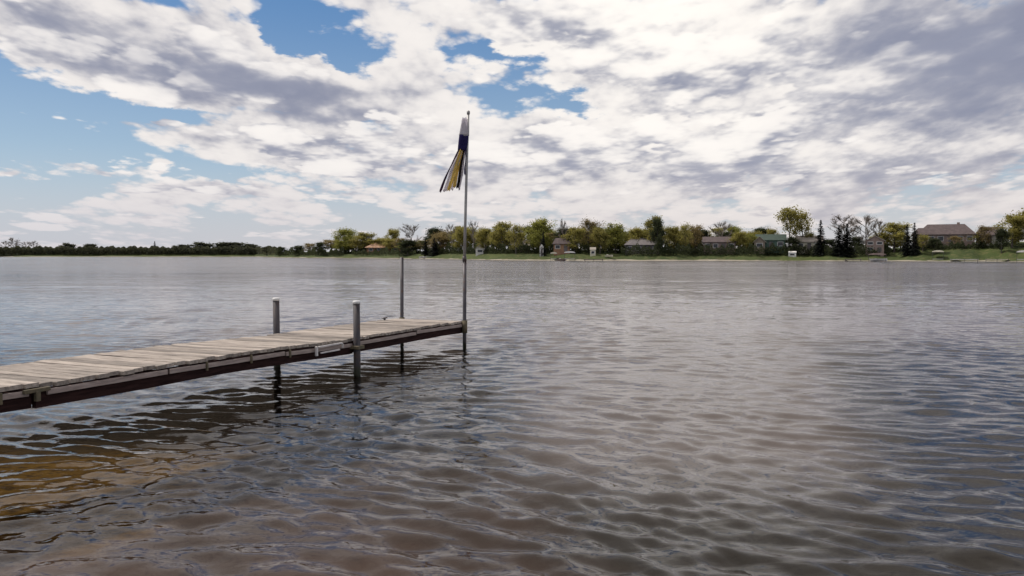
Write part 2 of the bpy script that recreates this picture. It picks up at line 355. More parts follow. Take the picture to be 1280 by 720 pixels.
def make_ground():
    rr = np.concatenate([np.linspace(0.0, 1.0, 4), np.geomspace(1.3, 150, 130), np.linspace(152, 640, 240), np.geomspace(660, 8000, 30)])
    aa = np.concatenate([np.linspace(-math.pi, -0.72, 60, endpoint=False), np.linspace(-0.72, 0.72, 420, endpoint=False), np.linspace(0.72, math.pi, 60, endpoint=False)])
    Rr, A = np.meshgrid(rr, aa, indexing='ij')
    X = Rr * np.sin(A); Y = Rr * np.cos(A); Z = height(X, Y)
    V = np.stack([X, Y, Z], -1).reshape(-1, 3)
    n = len(aa); i, j = np.meshgrid(np.arange(len(rr) - 1), np.arange(n), indexing='ij')
    i = i.ravel(); j = j.ravel(); j2 = (j + 1) % n
    F = np.stack([i * n + j, i * n + j2, (i + 1) * n + j2, (i + 1) * n + j], -1)[:, ::-1]
    m, t, o = mat('ground_and_lakebed')
    tcx = t.new('ShaderNodeTexCoord'); P = tcx.outputs['Object']; px, py, pz = t.sep(P)
    n1 = t.noise(P, 0.9, 5, 0.6); n2 = t.noise(P, 0.05, 4, 0.6); n3 = t.noise(P, 7.0, 4, 0.65)
    sand = t.mix(n1, rgb(0.075, 0.046, 0.010), rgb(0.235, 0.145, 0.026))
    sand = t.mix(t.rng(n3, 0.50, 0.62), sand, rgb(0.055, 0.036, 0.014))
    dim_mud = t.mix(n1, rgb(0.018, 0.018, 0.016), rgb(0.036, 0.032, 0.024))  # mud, its darkness also standing in for light absorbed by deeper water
    # golden sand beside the dock, browner silt to the right of it
    silt = t.mix(n1, rgb(0.060, 0.040, 0.032), rgb(0.125, 0.085, 0.070))
    side = t.m('ADD', px, t.m('MULTIPLY_ADD', n1, 1.4, -0.7))
    sand = t.mix(t.m('MAXIMUM', t.rng(side, -3.5, -3.0), t.rng(py, 6.7, 5.7)), sand, silt)
    golden = t.m('MULTIPLY', t.rng(side, -3.0, -3.5), t.rng(py, 11.5, 9.0))
    right_dark = t.m('MULTIPLY', t.m('MAXIMUM', px, 0.0), 0.42)  # pushes the bed to its darker tone towards the right
    bed = t.mix(t.rng(t.m('ADD', t.m('SUBTRACT', t.m('ADD', pz, t.m('MULTIPLY', n1, 0.35)), right_dark), t.m('MULTIPLY', golden, 0.45)), -0.30, -0.80), sand, dim_mud)
    grass = t.mix(t.rng(n2, 0.35, 0.65), rgb(0.026, 0.042, 0.010), rgb(0.060, 0.078, 0.020))
    grass = t.mix(t.rng(n1, 0.5, 0.75), grass, rgb(0.13, 0.11, 0.05))
    shore = t.mix(n1, rgb(0.22, 0.19, 0.15), rgb(0.36, 0.32, 0.25))
    zz = t.m('ADD', pz, t.m('MULTIPLY', t.m('SUBTRACT', n2, 0.5), 1.4))
    land = t.mix(t.rng(zz, 0.12, 0.3), shore, grass)
    dock_refl_dark = t.m('MULTIPLY', t.rng(py, 9.5, 12.0, 0, 1, True), t.rng(px, -0.2, -1.4, 0, 0.8, True))  # bed painted near black here to deepen the dock's dark reflection
    bed = t.mix(dock_refl_dark, bed, rgb(0.010, 0.008, 0.006))
    pale = t.mix(n2, rgb(0.17, 0.16, 0.17), rgb(0.24, 0.225, 0.24))  # pale tone painted on the bed to brighten the open water above
    water_lift = t.m('MULTIPLY', t.m('MULTIPLY', t.rng(py, 6.5, 11.0, 0, 1, True), t.rng(px, -0.6, 0.8, 0, 1, True)), t.rng(t.m('MULTIPLY_ADD', py, -0.36, px), 0.0, 1.6, 0.85, 0.0, True))  # painted brightening of the water, fading out where it stays dark at right
    bed = t.mix(t.m('MAXIMUM', water_lift, t.rng(py, 20.0, 45.0, 0.0, 1.0, True)), bed, pale)
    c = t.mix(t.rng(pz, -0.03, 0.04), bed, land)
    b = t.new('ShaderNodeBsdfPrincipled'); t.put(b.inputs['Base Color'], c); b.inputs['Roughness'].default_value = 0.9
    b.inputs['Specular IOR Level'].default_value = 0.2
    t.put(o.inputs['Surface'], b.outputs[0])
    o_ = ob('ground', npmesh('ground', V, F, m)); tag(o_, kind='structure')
    return o_
make_ground()

# ------------------------------------------------------------------ lake
def make_water():
    rng = np.random.default_rng(5)
    cx, cy = 0.0, -2.5
    rr = np.concatenate([np.linspace(1.0, 5.0, 40, endpoint=False), np.geomspace(5, 60, 880, endpoint=False), np.geomspace(60, 640, 260)])
    aa = np.concatenate([np.linspace(-1.52, -0.66, 60, endpoint=False), np.linspace(-0.66, 0.66, 470, endpoint=False), np.linspace(0.66, 1.52, 60)])
    Rr, A = np.meshgrid(rr, aa, indexing='ij')
    X = cx + Rr * np.sin(A); Y = cy + Rr * np.cos(A)
    sp = np.where(Rr < 60, Rr * 0.0030, Rr * 0.0092)
    # gentle warp keeps the crests from running as straight lines
    wx = 0.35 * np.sin(0.9 * Y + 0.5 * X) + 0.25 * np.sin(1.7 * X - 0.6 * Y + 1.3) + 0.8 * np.sin(0.21 * X + 0.17 * Y)
    wy = 0.30 * np.sin(0.8 * X - 0.4 * Y + 2.0) + 0.22 * np.sin(1.3 * Y + 0.9 * X) + 0.9 * np.sin(0.15 * X - 0.2 * Y + 1)
    Xw = X + wx * 0.6; Yw = Y + wy * 0.6
    gust = 0.80 + 0.22 * np.sin(0.33 * X + 0.21 * Y + 0.6) * np.sin(0.27 * Y - 0.11 * X) + 0.15 * np.sin(0.9 * X + 1.1) * np.sin(0.5 * Y)
    Z = np.zeros_like(X)
    main = R(11)
    def bandwaves(lo, hi, n, slope, spread):
        nonlocal Z
        for _ in range(n):
            lam = math.exp(rng.uniform(math.log(lo), math.log(hi)))
            th = main + rng.normal(0, spread); ph = rng.uniform(0, 6.283)
            k = 2 * math.pi / lam
            amp = slope / math.sqrt(n / 2) / k
            arg = k * (Xw * math.sin(th) + Yw * math.cos(th)) + ph
            att = np.clip((lam / sp - 3) / 4, 0, 1)
            Z += att * amp * (np.sin(arg) + 0.18 * np.cos(2 * arg))
    bandwaves(1.8, 4.0, 10, 0.012, R(16))
    bandwaves(0.60, 1.5, 26, 0.022, R(20))
    bandwaves(0.22, 0.55, 64, 0.145, R(26))
    bandwaves(0.11, 0.24, 56, 0.105, R(32))
    Z *= gust
    V = np.stack([X, Y, Z], -1).reshape(-1, 3)
    n = len(aa); i, j = np.meshgrid(np.arange(len(rr) - 1), np.arange(n - 1), indexing='ij')
    i = i.ravel(); j = j.ravel()
    F = np.stack([i * n + j, (i + 1) * n + j, (i + 1) * n + j + 1, i * n + j + 1], -1)[:, ::-1]
    m, t, o = mat('lake_water')
    geo = t.new('ShaderNodeNewGeometry'); P = geo.outputs['Position']
    Pf = t.v('MULTIPLY', P, (0.55, 1.0, 1.0))
    dist = t.v('LENGTH', P)
    b1 = t.noise(Pf, 5.0, 3, 0.55, dist=0.4)
    b2 = t.noise(t.v('MULTIPLY', P, (0.45, 1.0, 1.0)), 1.25, 4, 0.6, dist=0.5)
    b3 = t.noise(t.v('MULTIPLY', P, (0.35, 1.0, 1.0)), 0.32, 5, 0.66, dist=0.3)
    far1 = t.rng(dist, 14, 50); far2 = t.rng(dist, 50, 160)
    lane = t.rng(t.noise(t.v('MULTIPLY', P, (0.03, 0.11, 1.0)), 1.0, 6, 0.68, dist=0.4), 0.36, 0.64, 0.15, 1.9)
    hgt = t.m('MULTIPLY', b1, t.rng(dist, 8, 60, 0.010, 0.024))
    hgt = t.m('ADD', hgt, t.m('MULTIPLY', b2, t.m('MULTIPLY', t.m('MULTIPLY', far1, lane), 0.13)))
    hgt = t.m('ADD', hgt, t.m('MULTIPLY', b3, t.m('MULTIPLY', t.m('MULTIPLY', far2, lane), 0.30)))
    bn = t.new('ShaderNodeBump'); bn.inputs['Strength'].default_value = 1.0; bn.inputs['Distance'].default_value = 1.0
    t.put(bn.inputs['Height'], hgt)
    fr = t.new('ShaderNodeFresnel'); fr.inputs['IOR'].default_value = 1.333; t.put(fr.inputs['Normal'], bn.outputs[0])
    gl = t.new('ShaderNodeBsdfGlossy'); t.put(gl.inputs['Roughness'], t.m('MULTIPLY', t.rng(dist, 12, 160, 0.03, 0.15), t.m('MULTIPLY_ADD', lane, 0.55, 0.45))); t.put(gl.inputs['Normal'], bn.outputs[0])
    gl.inputs['Color'].default_value = rgb(0.97, 0.97, 0.98)
    tr = t.new('ShaderNodeBsdfTransparent'); tr.inputs['Color'].default_value = rgb(0.74, 0.69, 0.64)
    mx = t.new('ShaderNodeMixShader'); t.put(mx.inputs[0], fr.outputs[0]); t.put(mx.inputs[1], tr.outputs[0]); t.put(mx.inputs[2], gl.outputs[0])
    t.put(o.inputs['Surface'], mx.outputs[0])
    tag(ob('lake_water', npmesh('lake_water', V, F, m)), kind='structure')
make_water()

# ------------------------------------------------------------------ dock
E = Vector((-0.87, 14.5, 0)); U = Vector((-0.394, -0.919, 0)).normalized(); N = Vector((U.y, -U.x, 0))
if N.x > 0: N = -N
WID = 1.42; ZT = 0.48
def build_dock():
    rz = math.atan2(U.y, U.x)                        # local +X runs to the shore, local +Y ...
    d = thing('dock', 'long weathered plank dock on posts reaching out from the left over the water', 'dock', (E.x, E.y, 0), rz)
    sgn = 1 if (Matrix.Rotation(rz, 3, 'Z') @ Vector((0, 1, 0))).dot(N) > 0 else -1
    def Y(w): return sgn * w
    rnd = random.Random(3)
    def sag(s):
        z = 0.012 * math.sin(s * 1.3 + 0.4) + 0.014 * s
        if s > 3.48: z -= 0.012
        if s > 8.29: z += 0.010
        return z
    # planks: a few slightly different boards, shared
    protos = []
    for k in range(6):
        mb = MB(); n = 6
        wv = [rnd.uniform(-0.004, 0.004) for _ in range(n + 1)]
        L = WID + rnd.uniform(-0.035, 0.03); w = 0.119 + rnd.uniform(-0.006, 0.004)
        for q in range(n + 1):
            yy = -L / 2 + L * q / n
            for x, z in ((-w / 2, -.019), (w / 2, -.019), (w / 2, .014), (w / 2 - .006, .019), (-w / 2 + .006, .019), (-w / 2, .014)):
                mb.v.append(Vector((x + wv[q] * .6, yy, z + wv[q] + 0.004 * (2 * q / n - 1) ** 2)))
        for q in range(n):
            for j in range(6):
                a = q * 6 + j; b = q * 6 + (j + 1) % 6
                mb.f.append((a, b, b + 6, a + 6))
        mb.f.append(tuple(range(5, -1, -1))); mb.f.append(tuple(n * 6 + j for j in range(6)))
        protos.append(mb.mesh('plank', M['plank']))
    s = 0.08
    while s < 14.0:
        o = ob('plank', protos[rnd.randrange(6)], d, (s, Y(WID / 2 + rnd.uniform(-.018, .018)), ZT - 0.019 + sag(s) + rnd.uniform(-.003, .005)),
               (rnd.uniform(-.004, .004), rnd.uniform(-.02, .02), rnd.uniform(-.008, .008)))
        s += 0.139 + rnd.uniform(-0.002, 0.003)
    # stringers and facing boards by section
    secs = [(0.0, 3.47), (3.50, 8.27), (8.31, 14.0)]
    for a, b in secs:
        for w in (0.035, WID - 0.035):
            mb = MB(); n = 8
            for q in range(n):
                s0 = a + (b - a) * q / n; s1 = a + (b - a) * (q + 1) / n
                mb.v += [Vector((s0, Y(w) + yy, ZT - 0.045 + sag(s0) - dz)) for yy in (-.025, .025) for dz in (0.0, 0.165)] if q == 0 else []
                i = len(mb.v)
                mb.v += [Vector((s1, Y(w) + yy, ZT - 0.045 + sag(s1) - dz + 0.003 * math.sin(q * 2.2))) for yy in (-.025, .025) for dz in (0.0, 0.165)]
                p = i - 4
                for e in ((0, 1, 1 + 4, 4), (1, 3, 7, 5), (3, 2, 6, 7), (2, 0, 4, 6)): mb.f.append(tuple(p + k for k in e))
                if q == 0: mb.f.append((p, p + 2, p + 3, p + 1))
            mb.f.append((i, i + 1, i + 3, i + 2))
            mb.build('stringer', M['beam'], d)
        # pale facing board under the plank ends, in lengths
        q = a + 0.02
        while q < b - 0.2:
            L = min(rnd.uniform(1.35, 1.95), b - q - 0.02)
            drop = rnd.uniform(-.006, .006)
            mb = MB(); sm = q + L / 2
            tilt = math.atan2(sag(q + L) - sag(q), L)
            mb.box(0, 0, 0, L - 0.03, 0.022, 0.05, None, 0.003)
            o = mb.build('facing_board', M['fascia'], d)
            o.location = (sm, Y(-0.003), ZT - 0.080 + sag(sm) + drop); o.rotation_euler = (0, -tilt, 0)
            q += L
    for s in (0.06, 1.05, 2.05, 3.35, 3.62, 4.6, 5.7, 6.9, 8.15, 8.44, 9.2, 10.0, 11.1, 12.2, 13.3):
        mb = MB(); mb.box(s, Y(WID / 2), ZT - 0.13 + sag(s), 0.045, WID - 0.125, 0.15, None, 0.003)
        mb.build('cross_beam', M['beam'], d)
    mb = MB(); mb.box(-0.03, Y(WID / 2), ZT - 0.115, 0.028, WID + 0.01, 0.16, None, 0.004); mb.build('end_board', M['beam'], d)
    # thick posts with white caps at s = 3.1
    for s, w, top in ((3.50, -0.065, 1.01), (3.33, WID + 0.065, 1.01)):
        mb = MB(); zb = -1.1
        lx = rnd.uniform(-.01, .01)
        mb.tube([(s, Y(w), zb), (s + lx * .3, Y(w), 0.2), (s + lx, Y(w), top)], [0.052, 0.050, 0.048], 16)
        p = mb.build('post', M['postwood'], d, True)
        mc = MB(); mc.tube([(s + lx, Y(w), top - .005), (s + lx, Y(w), top + .030), (s + lx, Y(w), top + .038)], [0.053, 0.053, 0.046], 16)
        mc.build('cap', M['cap'], p, True)
        mk = MB(); mk.box(s, Y(w), ZT - 0.09, 0.15, 0.15, 0.05, None, 0.006); mk.build('collar', M['rust'], p)
    for s0_, w in ((0.07, -0.045), (-0.09, WID - 0.06)):
        mb = MB(); mb.tube([(s0_, Y(w), -1.3), (s0_ + .005, Y(w), 0.3), (s0_ - .01, Y(w), 1.645)], [0.034, 0.034, 0.033], 14)
        p = mb.build('pipe_post', M['pipe'], d, True)
        mk = MB(); mk.tube([(s0_, Y(w), ZT - .2), (s0_, Y(w), ZT + .03)], [0.050, 0.050], 14)
        mk.build('pipe_bracket', M['rust'], p, True)
    for s, w in ((9.60, -0.07), (9.60, WID + 0.06), (11.8, -0.07), (11.8, WID + .06)):
        mb = MB(); mb.tube([(s, Y(w), -0.9), (s, Y(w), ZT - .03)], [0.034, 0.034], 12); mb.build('pipe_post', M['pipe'], d, True)
    # rusty hinge where two sections meet, and the pale metal bracket near the front post
    mb = MB(); zh = ZT + sag(8.29); mb.box(8.29, Y(-0.035), zh - .045, 0.24, 0.03, 0.035, None, .004); mb.box(8.29, Y(-0.04), zh - .095, 0.04, 0.034, 0.09, None, .004)
    mb.build('section_hinge', M['rust'], d)
    mb = MB()
    zb = 0.036
    mb.box(4.09, Y(-0.045), ZT + zb - 0.035, 0.52, 0.022, 0.022, None, .003); mb.box(4.10, Y(-0.045), ZT + zb - 0.118, 0.42, 0.022, 0.02, None, .003)
    mb.box(3.82, Y(-0.045), ZT + zb - 0.072, 0.02, 0.022, 0.06, None, .003); mb.box(4.40, Y(-0.047), ZT + zb - 0.085, 0.035, 0.026, 0.125, None, .003)
    mb.build('metal_bracket', M['galv'], d)
    for s in (4.9, 6.3, 8.6, 5.6):
        mb = MB(); mb.box(s, Y(-0.02), ZT + sag(s) - .085, 0.022, 0.02, 0.1, None, .003); mb.build('bolt_plate', M['rust'], d)
    mb = MB(); mb.box(0.55, Y(WID - .08), ZT + .035, 0.03, 0.03, 0.05); mb.box(0.55, Y(WID - .08), ZT + .065, 0.15, 0.03, 0.02, None, .006); mb.build('cleat', M['pipe'], d)
    return d
dock = build_dock()

def build_flagpole():
    base = E + U * 0.07 + N * -0.045
    t = thing('flagpole', 'tall thin grey flagpole standing in the pipe post at the dock end', 'flagpole', (base.x, base.y, 1.60))
    mb = MB()
    mb.tube([(0, 0, 0), (0.022, 0, 0.9), (0.052, 0, 1.9), (0.075, 0, 2.60)], [0.026, 0.025, 0.022, 0.020], 12)
    mb.build('pole', M['pole'], t, True)
    mb = MB(); mb.tube([(0.075, 0, 2.595), (0.076, 0, 2.62), (0.077, 0, 2.655), (0.0775, 0, 2.67)], [0.022, 0.030, 0.028, 0.010], 12); mb.build('finial', M['pole'], t, True)
    mb = MB(); mb.tube([(0, 0, -0.03), (0, 0, 0.065)], [0.038, 0.036], 12); mb.build('socket', M['pipe'], t, True)
    ring = MB(); ring.tube([(0.043, 0, 2.50), (0.02, 0, 2.545), (0.072, 0, 2.56)], [0.005] * 3, 6)
    ring.build('halyard_clip', M['galv'], t)
    # windsock hanging limp
    w = thing('windsock', 'limp white and navy windsock with yellow, white and dark streamer tails hanging by the flagpole', 'windsock', (base.x, base.y, 1.80))
    def sleeve(name, mt, z0, z1, c0, c1, r0, r1, seed):
        g = MB(); n = 18; m_ = 8
        for q in range(m_ + 1):
            f = q / m_; z = z0 + (z1 - z0) * f
            for j in range(n):
                th = 2 * math.pi * j / n
                fold = 1 + 0.22 * math.sin(3 * th + seed + f * 1.2) + 0.10 * math.sin(5 * th + 2 * seed)
                r = (r0 + (r1 - r0) * f) * fold
                g.v.append(Vector((c0 + (c1 - c0) * f + r * math.cos(th), 0.65 * r * math.sin(th), z + (0.012 * math.sin(2 * th) if q in (0, m_) else 0))))
        for q in range(m_):
            for j in range(n):
                a = q * n + j; b = q * n + (j + 1) % n; g.f.append((a, b, b + n, a + n))
        o = g.build(name, mt, w, True)
        so = o.modifiers.new('cloth', 'SOLIDIFY'); so.thickness = 0.004
        return o
    sleeve('sleeve', M['cl_white'], 2.33, 2.02, 0.015, -0.012, 0.055, 0.076, 1.0)
    sleeve('band', M['cl_navy'], 2.03, 1.76, -0.010, -0.035, 0.076, 0.066, 2.0)
    tails = [('cl_purple', -0.085, -0.435, 1.79, 1.015, .036, -.02), ('cl_white', -0.066, -0.365, 1.79, 1.03, .055, .01), ('cl_yellow', -0.045, -0.275, 1.78, 1.04, .060, -.03),
             ('cl_white', -0.03, -0.225, 1.79, 1.06, .05, .035), ('cl_yellow', -0.012, -0.19, 1.77, 1.10, .05, .0), ('cl_black', 0.004, -0.125, 1.77, 1.085, .042, -.025),
             ('cl_white', 0.02, -0.085, 1.78, 1.06, .036, .02), ('cl_navy', 0.034, 0.018, 1.80, 1.32, .022, -.04)]
    for k, (mt, x0, x1, z0, z1, wd, y0) in enumerate(tails):
        g = MB(); n = 16; m_ = 4; ph = k * 1.7
        for q in range(n + 1):
            f = q / n
            cxx = x0 + (x1 - x0) * f ** 0.92 + 0.012 * math.sin(f * 7 + ph) * f; z = z0 + (z1 - z0) * f
            wdt = wd * (0.75 + 0.55 * f) if q < n else wd * 1.1
            ang = 0.45 + 0.55 * math.sin(f * 4.1 + ph)
            for j in range(m_ + 1):
                e = (j / m_ - .5) * wdt
                g.v.append(Vector((cxx + e * math.cos(ang), y0 * (1 + f) + e * math.sin(ang) + 0.012 * math.sin(j * 1.7 + f * 9 + ph), z + 0.015 * math.sin(j * 2 + ph) * (q == n))))
        for q in range(n):
            for j in range(m_):
                a = q * (m_ + 1) + j; g.f.append((a, a + 1, a + m_ + 2, a + m_ + 1))
        o = g.build('streamer', M[mt], w, True)
        o['label'] = {'cl_purple': 'dark purple streamer', 'cl_white': 'white streamer', 'cl_yellow': 'yellow streamer', 'cl_black': 'black streamer', 'cl_navy': 'navy streamer'}[mt]
        so = o.modifiers.new('cloth', 'SOLIDIFY'); so.thickness = 0.003
build_flagpole()

# ------------------------------------------------------------------ trees
def grow(seed, H, spread, levels=4, up=0.55, first=0.28, nlimb=9, nsub=4, wander=0.18):
    """limbs of one tree: list of (points, radii), and the tips with their directions"""
    r = random.Random(seed); limbs = []; tips = []
    def branch(p, d, L, rad, lev):
        pts = [p]; n = 4 if lev < 2 else 3
        for k in range(n):
            d = (d + Vector((r.uniform(-1, 1), r.uniform(-1, 1), r.uniform(-.4, 1) * .6)) * wander).normalized()
            p = p + d * (L / n); pts.append(p)
        rads = [rad * (1 - 0.65 * k / n) for k in range(n + 1)]
        limbs.append((pts, rads, lev))
        if lev >= levels: tips.append((pts, d)); return
        for k in range(nsub):
            f = r.uniform(0.35, 1.0); i = min(int(f * n), n - 1); q = pts[i].lerp(pts[i + 1], f * n - i)
            dd = (d + Vector((r.uniform(-1, 1), r.uniform(-1, 1), r.uniform(-.3, .8)))* 0.75).normalized()
            branch(q, dd, L * r.uniform(.45, .68), rad * .42, lev + 1)
        tips.append((pts[-2:], d))
    trunk = [Vector((0, 0, -0.3))]; tr = [H * 0.024]
    lean = Vector((r.uniform(-.06, .06), r.uniform(-.06, .06), 0))
    for k in range(1, 9):
        f = k / 8; trunk.append(Vector((r.uniform(-.012, .012) * H * f, r.uniform(-.012, .012) * H * f, f * H * 0.93)) + lean * H * f * f)
        tr.append(H * (0.021 * (1 - f) + 0.002))
    limbs.append((trunk, tr, 0))
    for k in range(nlimb):
        f = first + (0.98 - first) * (k + r.random() * .8) / nlimb
        i = min(int(f * 8), 7); q = trunk[i].lerp(trunk[i + 1], f * 8 - i)
        a = k * 2.4 + r.uniform(-.5, .5)
        prof = math.sin(math.pi * min(1, max(0.08, (f - first) / (1 - first) * 0.80 + 0.2)))
        L = spread * (0.35 + 0.65 * prof) * r.uniform(.8, 1.15)
        branch(q, Vector((math.cos(a), math.sin(a), up + 0.7 * f)).normalized(), L, H * 0.008, 2)
    return limbs, tips
def leafy(seed, H, Wd, dens=1.0, leaf=0.21, **kw):
    """unit trees: height H, crown width Wd; meshes trunk + crown"""
    limbs, tips = grow(seed, H, Wd * 0.44, levels=3, up=0.75, **kw)
    r = random.Random(seed + 99); tb = MB(); cb = MB()
    for pts, rads, lev in limbs: tb.tube(pts, rads, 6 if lev == 0 else 4 if lev == 2 else 3, cap=False)
    for pts, d in tips:
        if r.random() < 0.10: continue
        n = int(r.uniform(62, 120) * dens)
        c = pts[-1]; sp = H * r.uniform(0.04, 0.085)
        for _ in range(n):
            g = Vector((r.gauss(0, 1), r.gauss(0, 1), r.gauss(0, 1.0))) * sp * 0.85
            q = c + g if r.random() < .7 else pts[0].lerp(c, r.random()) + g * .6
            s = leaf * r.uniform(.5, 1.25)
            a = Vector((r.uniform(-1, 1), r.uniform(-1, 1), r.uniform(-1, 1))).normalized()
            b = a.cross(Vector((r.uniform(-1, 1), r.uniform(-1, 1), r.uniform(-1, 1)))).normalized()
            cb.poly([q - a * s, q + b * s * .6, q + a * s, q - b * s * .55])
    return tb, cb
def bare(seed, H, Wd, bud=0.0, **kw):
    limbs, tips = grow(seed, H, Wd * 0.50, levels=3, nsub=5, **kw)
    r = random.Random(seed + 7); tb = MB(); cb = MB()
    for pts, rads, lev in limbs:
        tb.tube(pts, [max(q, 0.018) for q in rads], 6 if lev == 0 else 4 if lev == 2 else 3, cap=False)
    for pts, d in tips:
        for _ in range(24):
            p = pts[0].lerp(pts[-1], r.random()); dd = (d + Vector((r.uniform(-1, 1), r.uniform(-1, 1), r.uniform(-.5, 1)))).normalized()
            L = H * r.uniform(.03, .10); q = p + dd * L
            e = dd.cross(Vector((r.uniform(-1, 1), r.uniform(-1, 1), 0.3))).normalized() * 0.026
            cb.poly([p - e, p + e, q + e * .3, q - e * .3])
            if r.random() < bud:
                a = Vector((r.uniform(-1, 1), r.uniform(-1, 1), r.uniform(-1, 1))).normalized() * .14; b = a.cross(dd).normalized() * .1
                cb.poly([q - a, q + b, q + a, q - b])
    return tb, cb
def conifer(seed, H, Wd):
    r = random.Random(seed); tb = MB(); cb = MB()
    tb.tube([(0, 0, -.3), (0, 0, H * .5), (0, 0, H)], [H * .02, H * .012, H * .002], 6, False)
    k = 0; z = H * 0.06
    while z < H * 0.99:
        f = z / H; rad = Wd / 2 * (1 - f) ** 0.85 * r.uniform(.75, 1.15) + 0.05
        for j in range(max(4, int(11 * (1 - f) + 4))):
            a = r.uniform(0, 6.283); d = Vector((math.cos(a), math.sin(a), 0)); L = rad * r.uniform(.7, 1.12)
            zz = z + r.uniform(-.12, .12)
            for q in range(max(2, int(L / .16))):
                c = d * (L * (q + .6) / max(2, int(L / .16))) + Vector((0, 0, zz - 0.22 * L * (q / 6) + r.uniform(-.08, .08)))
                s = r.uniform(.13, .26); e = Vector((-d.y, d.x, r.uniform(-.5, .5))) * s
                cb.poly([c - d * s + Vector((0, 0, .05)), c - e * .8, c + d * s * 1.2 - Vector((0, 0, .10)), c + e * .8])
        z += H * 0.021
    return tb, cb
PROTO = {}
def proto(key, tb, cb, bm, cm, H, W_):
    PROTO.setdefault(key, []).append((tb.mesh('trunk', bm, True), cb.mesh('crown', cm), H, W_))
def crownstat(cb):
    zs = sorted(v.z for v in cb.v); xs = sorted(abs(v.x) for v in cb.v)
    return zs[int(len(zs) * .995)], xs[int(len(xs) * .97)] * 2
for key, cm, n, par in (('olive', 'fol_olive', 4, dict(dens=1.0)), ('green', 'fol_green', 3, dict(dens=1.15)), ('brown', 'fol_brown', 3, dict(dens=0.55)), ('dark', 'fol_dark', 2, dict(dens=1.2)), ('thin', 'fol_olive', 2, dict(dens=.5)), ('far', 'fol_far', 3, dict(dens=.8, leaf=.38))):
    for k in range(n):
        tb, cb = leafy(11 * k + len(key) * 5 + ord(key[0]), 10.0, 7.0, first=0.10 if key in ('olive', 'dark', 'far', 'green') else 0.16, nlimb=15, **par)
        H_, W_ = crownstat(cb); proto(key, tb, cb, M['bark'], M[cm], H_, W_)
for k in range(4):
    tb, cb = bare(31 + k, 10.0, 7.0, bud=0.25 if k % 2 else 0.06, up=0.7, nlimb=11); H_, W_ = crownstat(cb)
    proto('bare', tb, cb, M['bark_pale'], M['twig'], H_, W_)
for k in range(3):
    tb, cb = conifer(51 + k, 10.0, 4.0); H_, W_ = crownstat(cb); proto('conifer', tb, cb, M['bark'], M['fol_con'], H_, W_)
for k in range(2):                                     # tall tree with a bare lower trunk and a high crown
    tb, cb = leafy(77 + k, 10.0, 6.0, dens=0.6, first=0.40, nlimb=10); H_, W_ = crownstat(cb); proto('tall', tb, cb, M['bark'], M['fol_olive'], H_, W_)
cnt = {}
def ground_at(px, back):
    a = math.atan((px - 640) / 1000); r = float(shore_r(a)) + back
    x, y = r * math.sin(a), r * math.cos(a); return x, y, gz(x, y)
NAMES = {'olive': 'leafy_tree', 'green': 'leafy_tree', 'brown': 'budding_tree', 'dark': 'dark_tree', 'thin': 'leafy_tree', 'bare': 'bare_tree', 'conifer': 'conifer_tree', 'tall': 'tall_tree', 'far': 'leafy_tree'}
rt = random.Random(8)
def tree(kind, px, top, wpx, label, back=8.0, group=None):
    x, y, z = ground_at(px, back)
    ps = PROTO[kind]; i = cnt.get(kind, 0); cnt[kind] = i + 1
    tm, cm, H, W_ = ps[i % len(ps)]
    ztop = HCAM + (318 - top) / 1000 * y
    sz = max(0.1, (ztop - z) / H); sx = wpx / 1000 * y / W_
    t = thing(NAMES[kind], label, 'tree', (x, y, z), rt.uniform(0, 6.28), group)
    t.scale = (sx, sx, sz)
    ob('trunk', tm, t); ob('crown', cm, t)
    return t
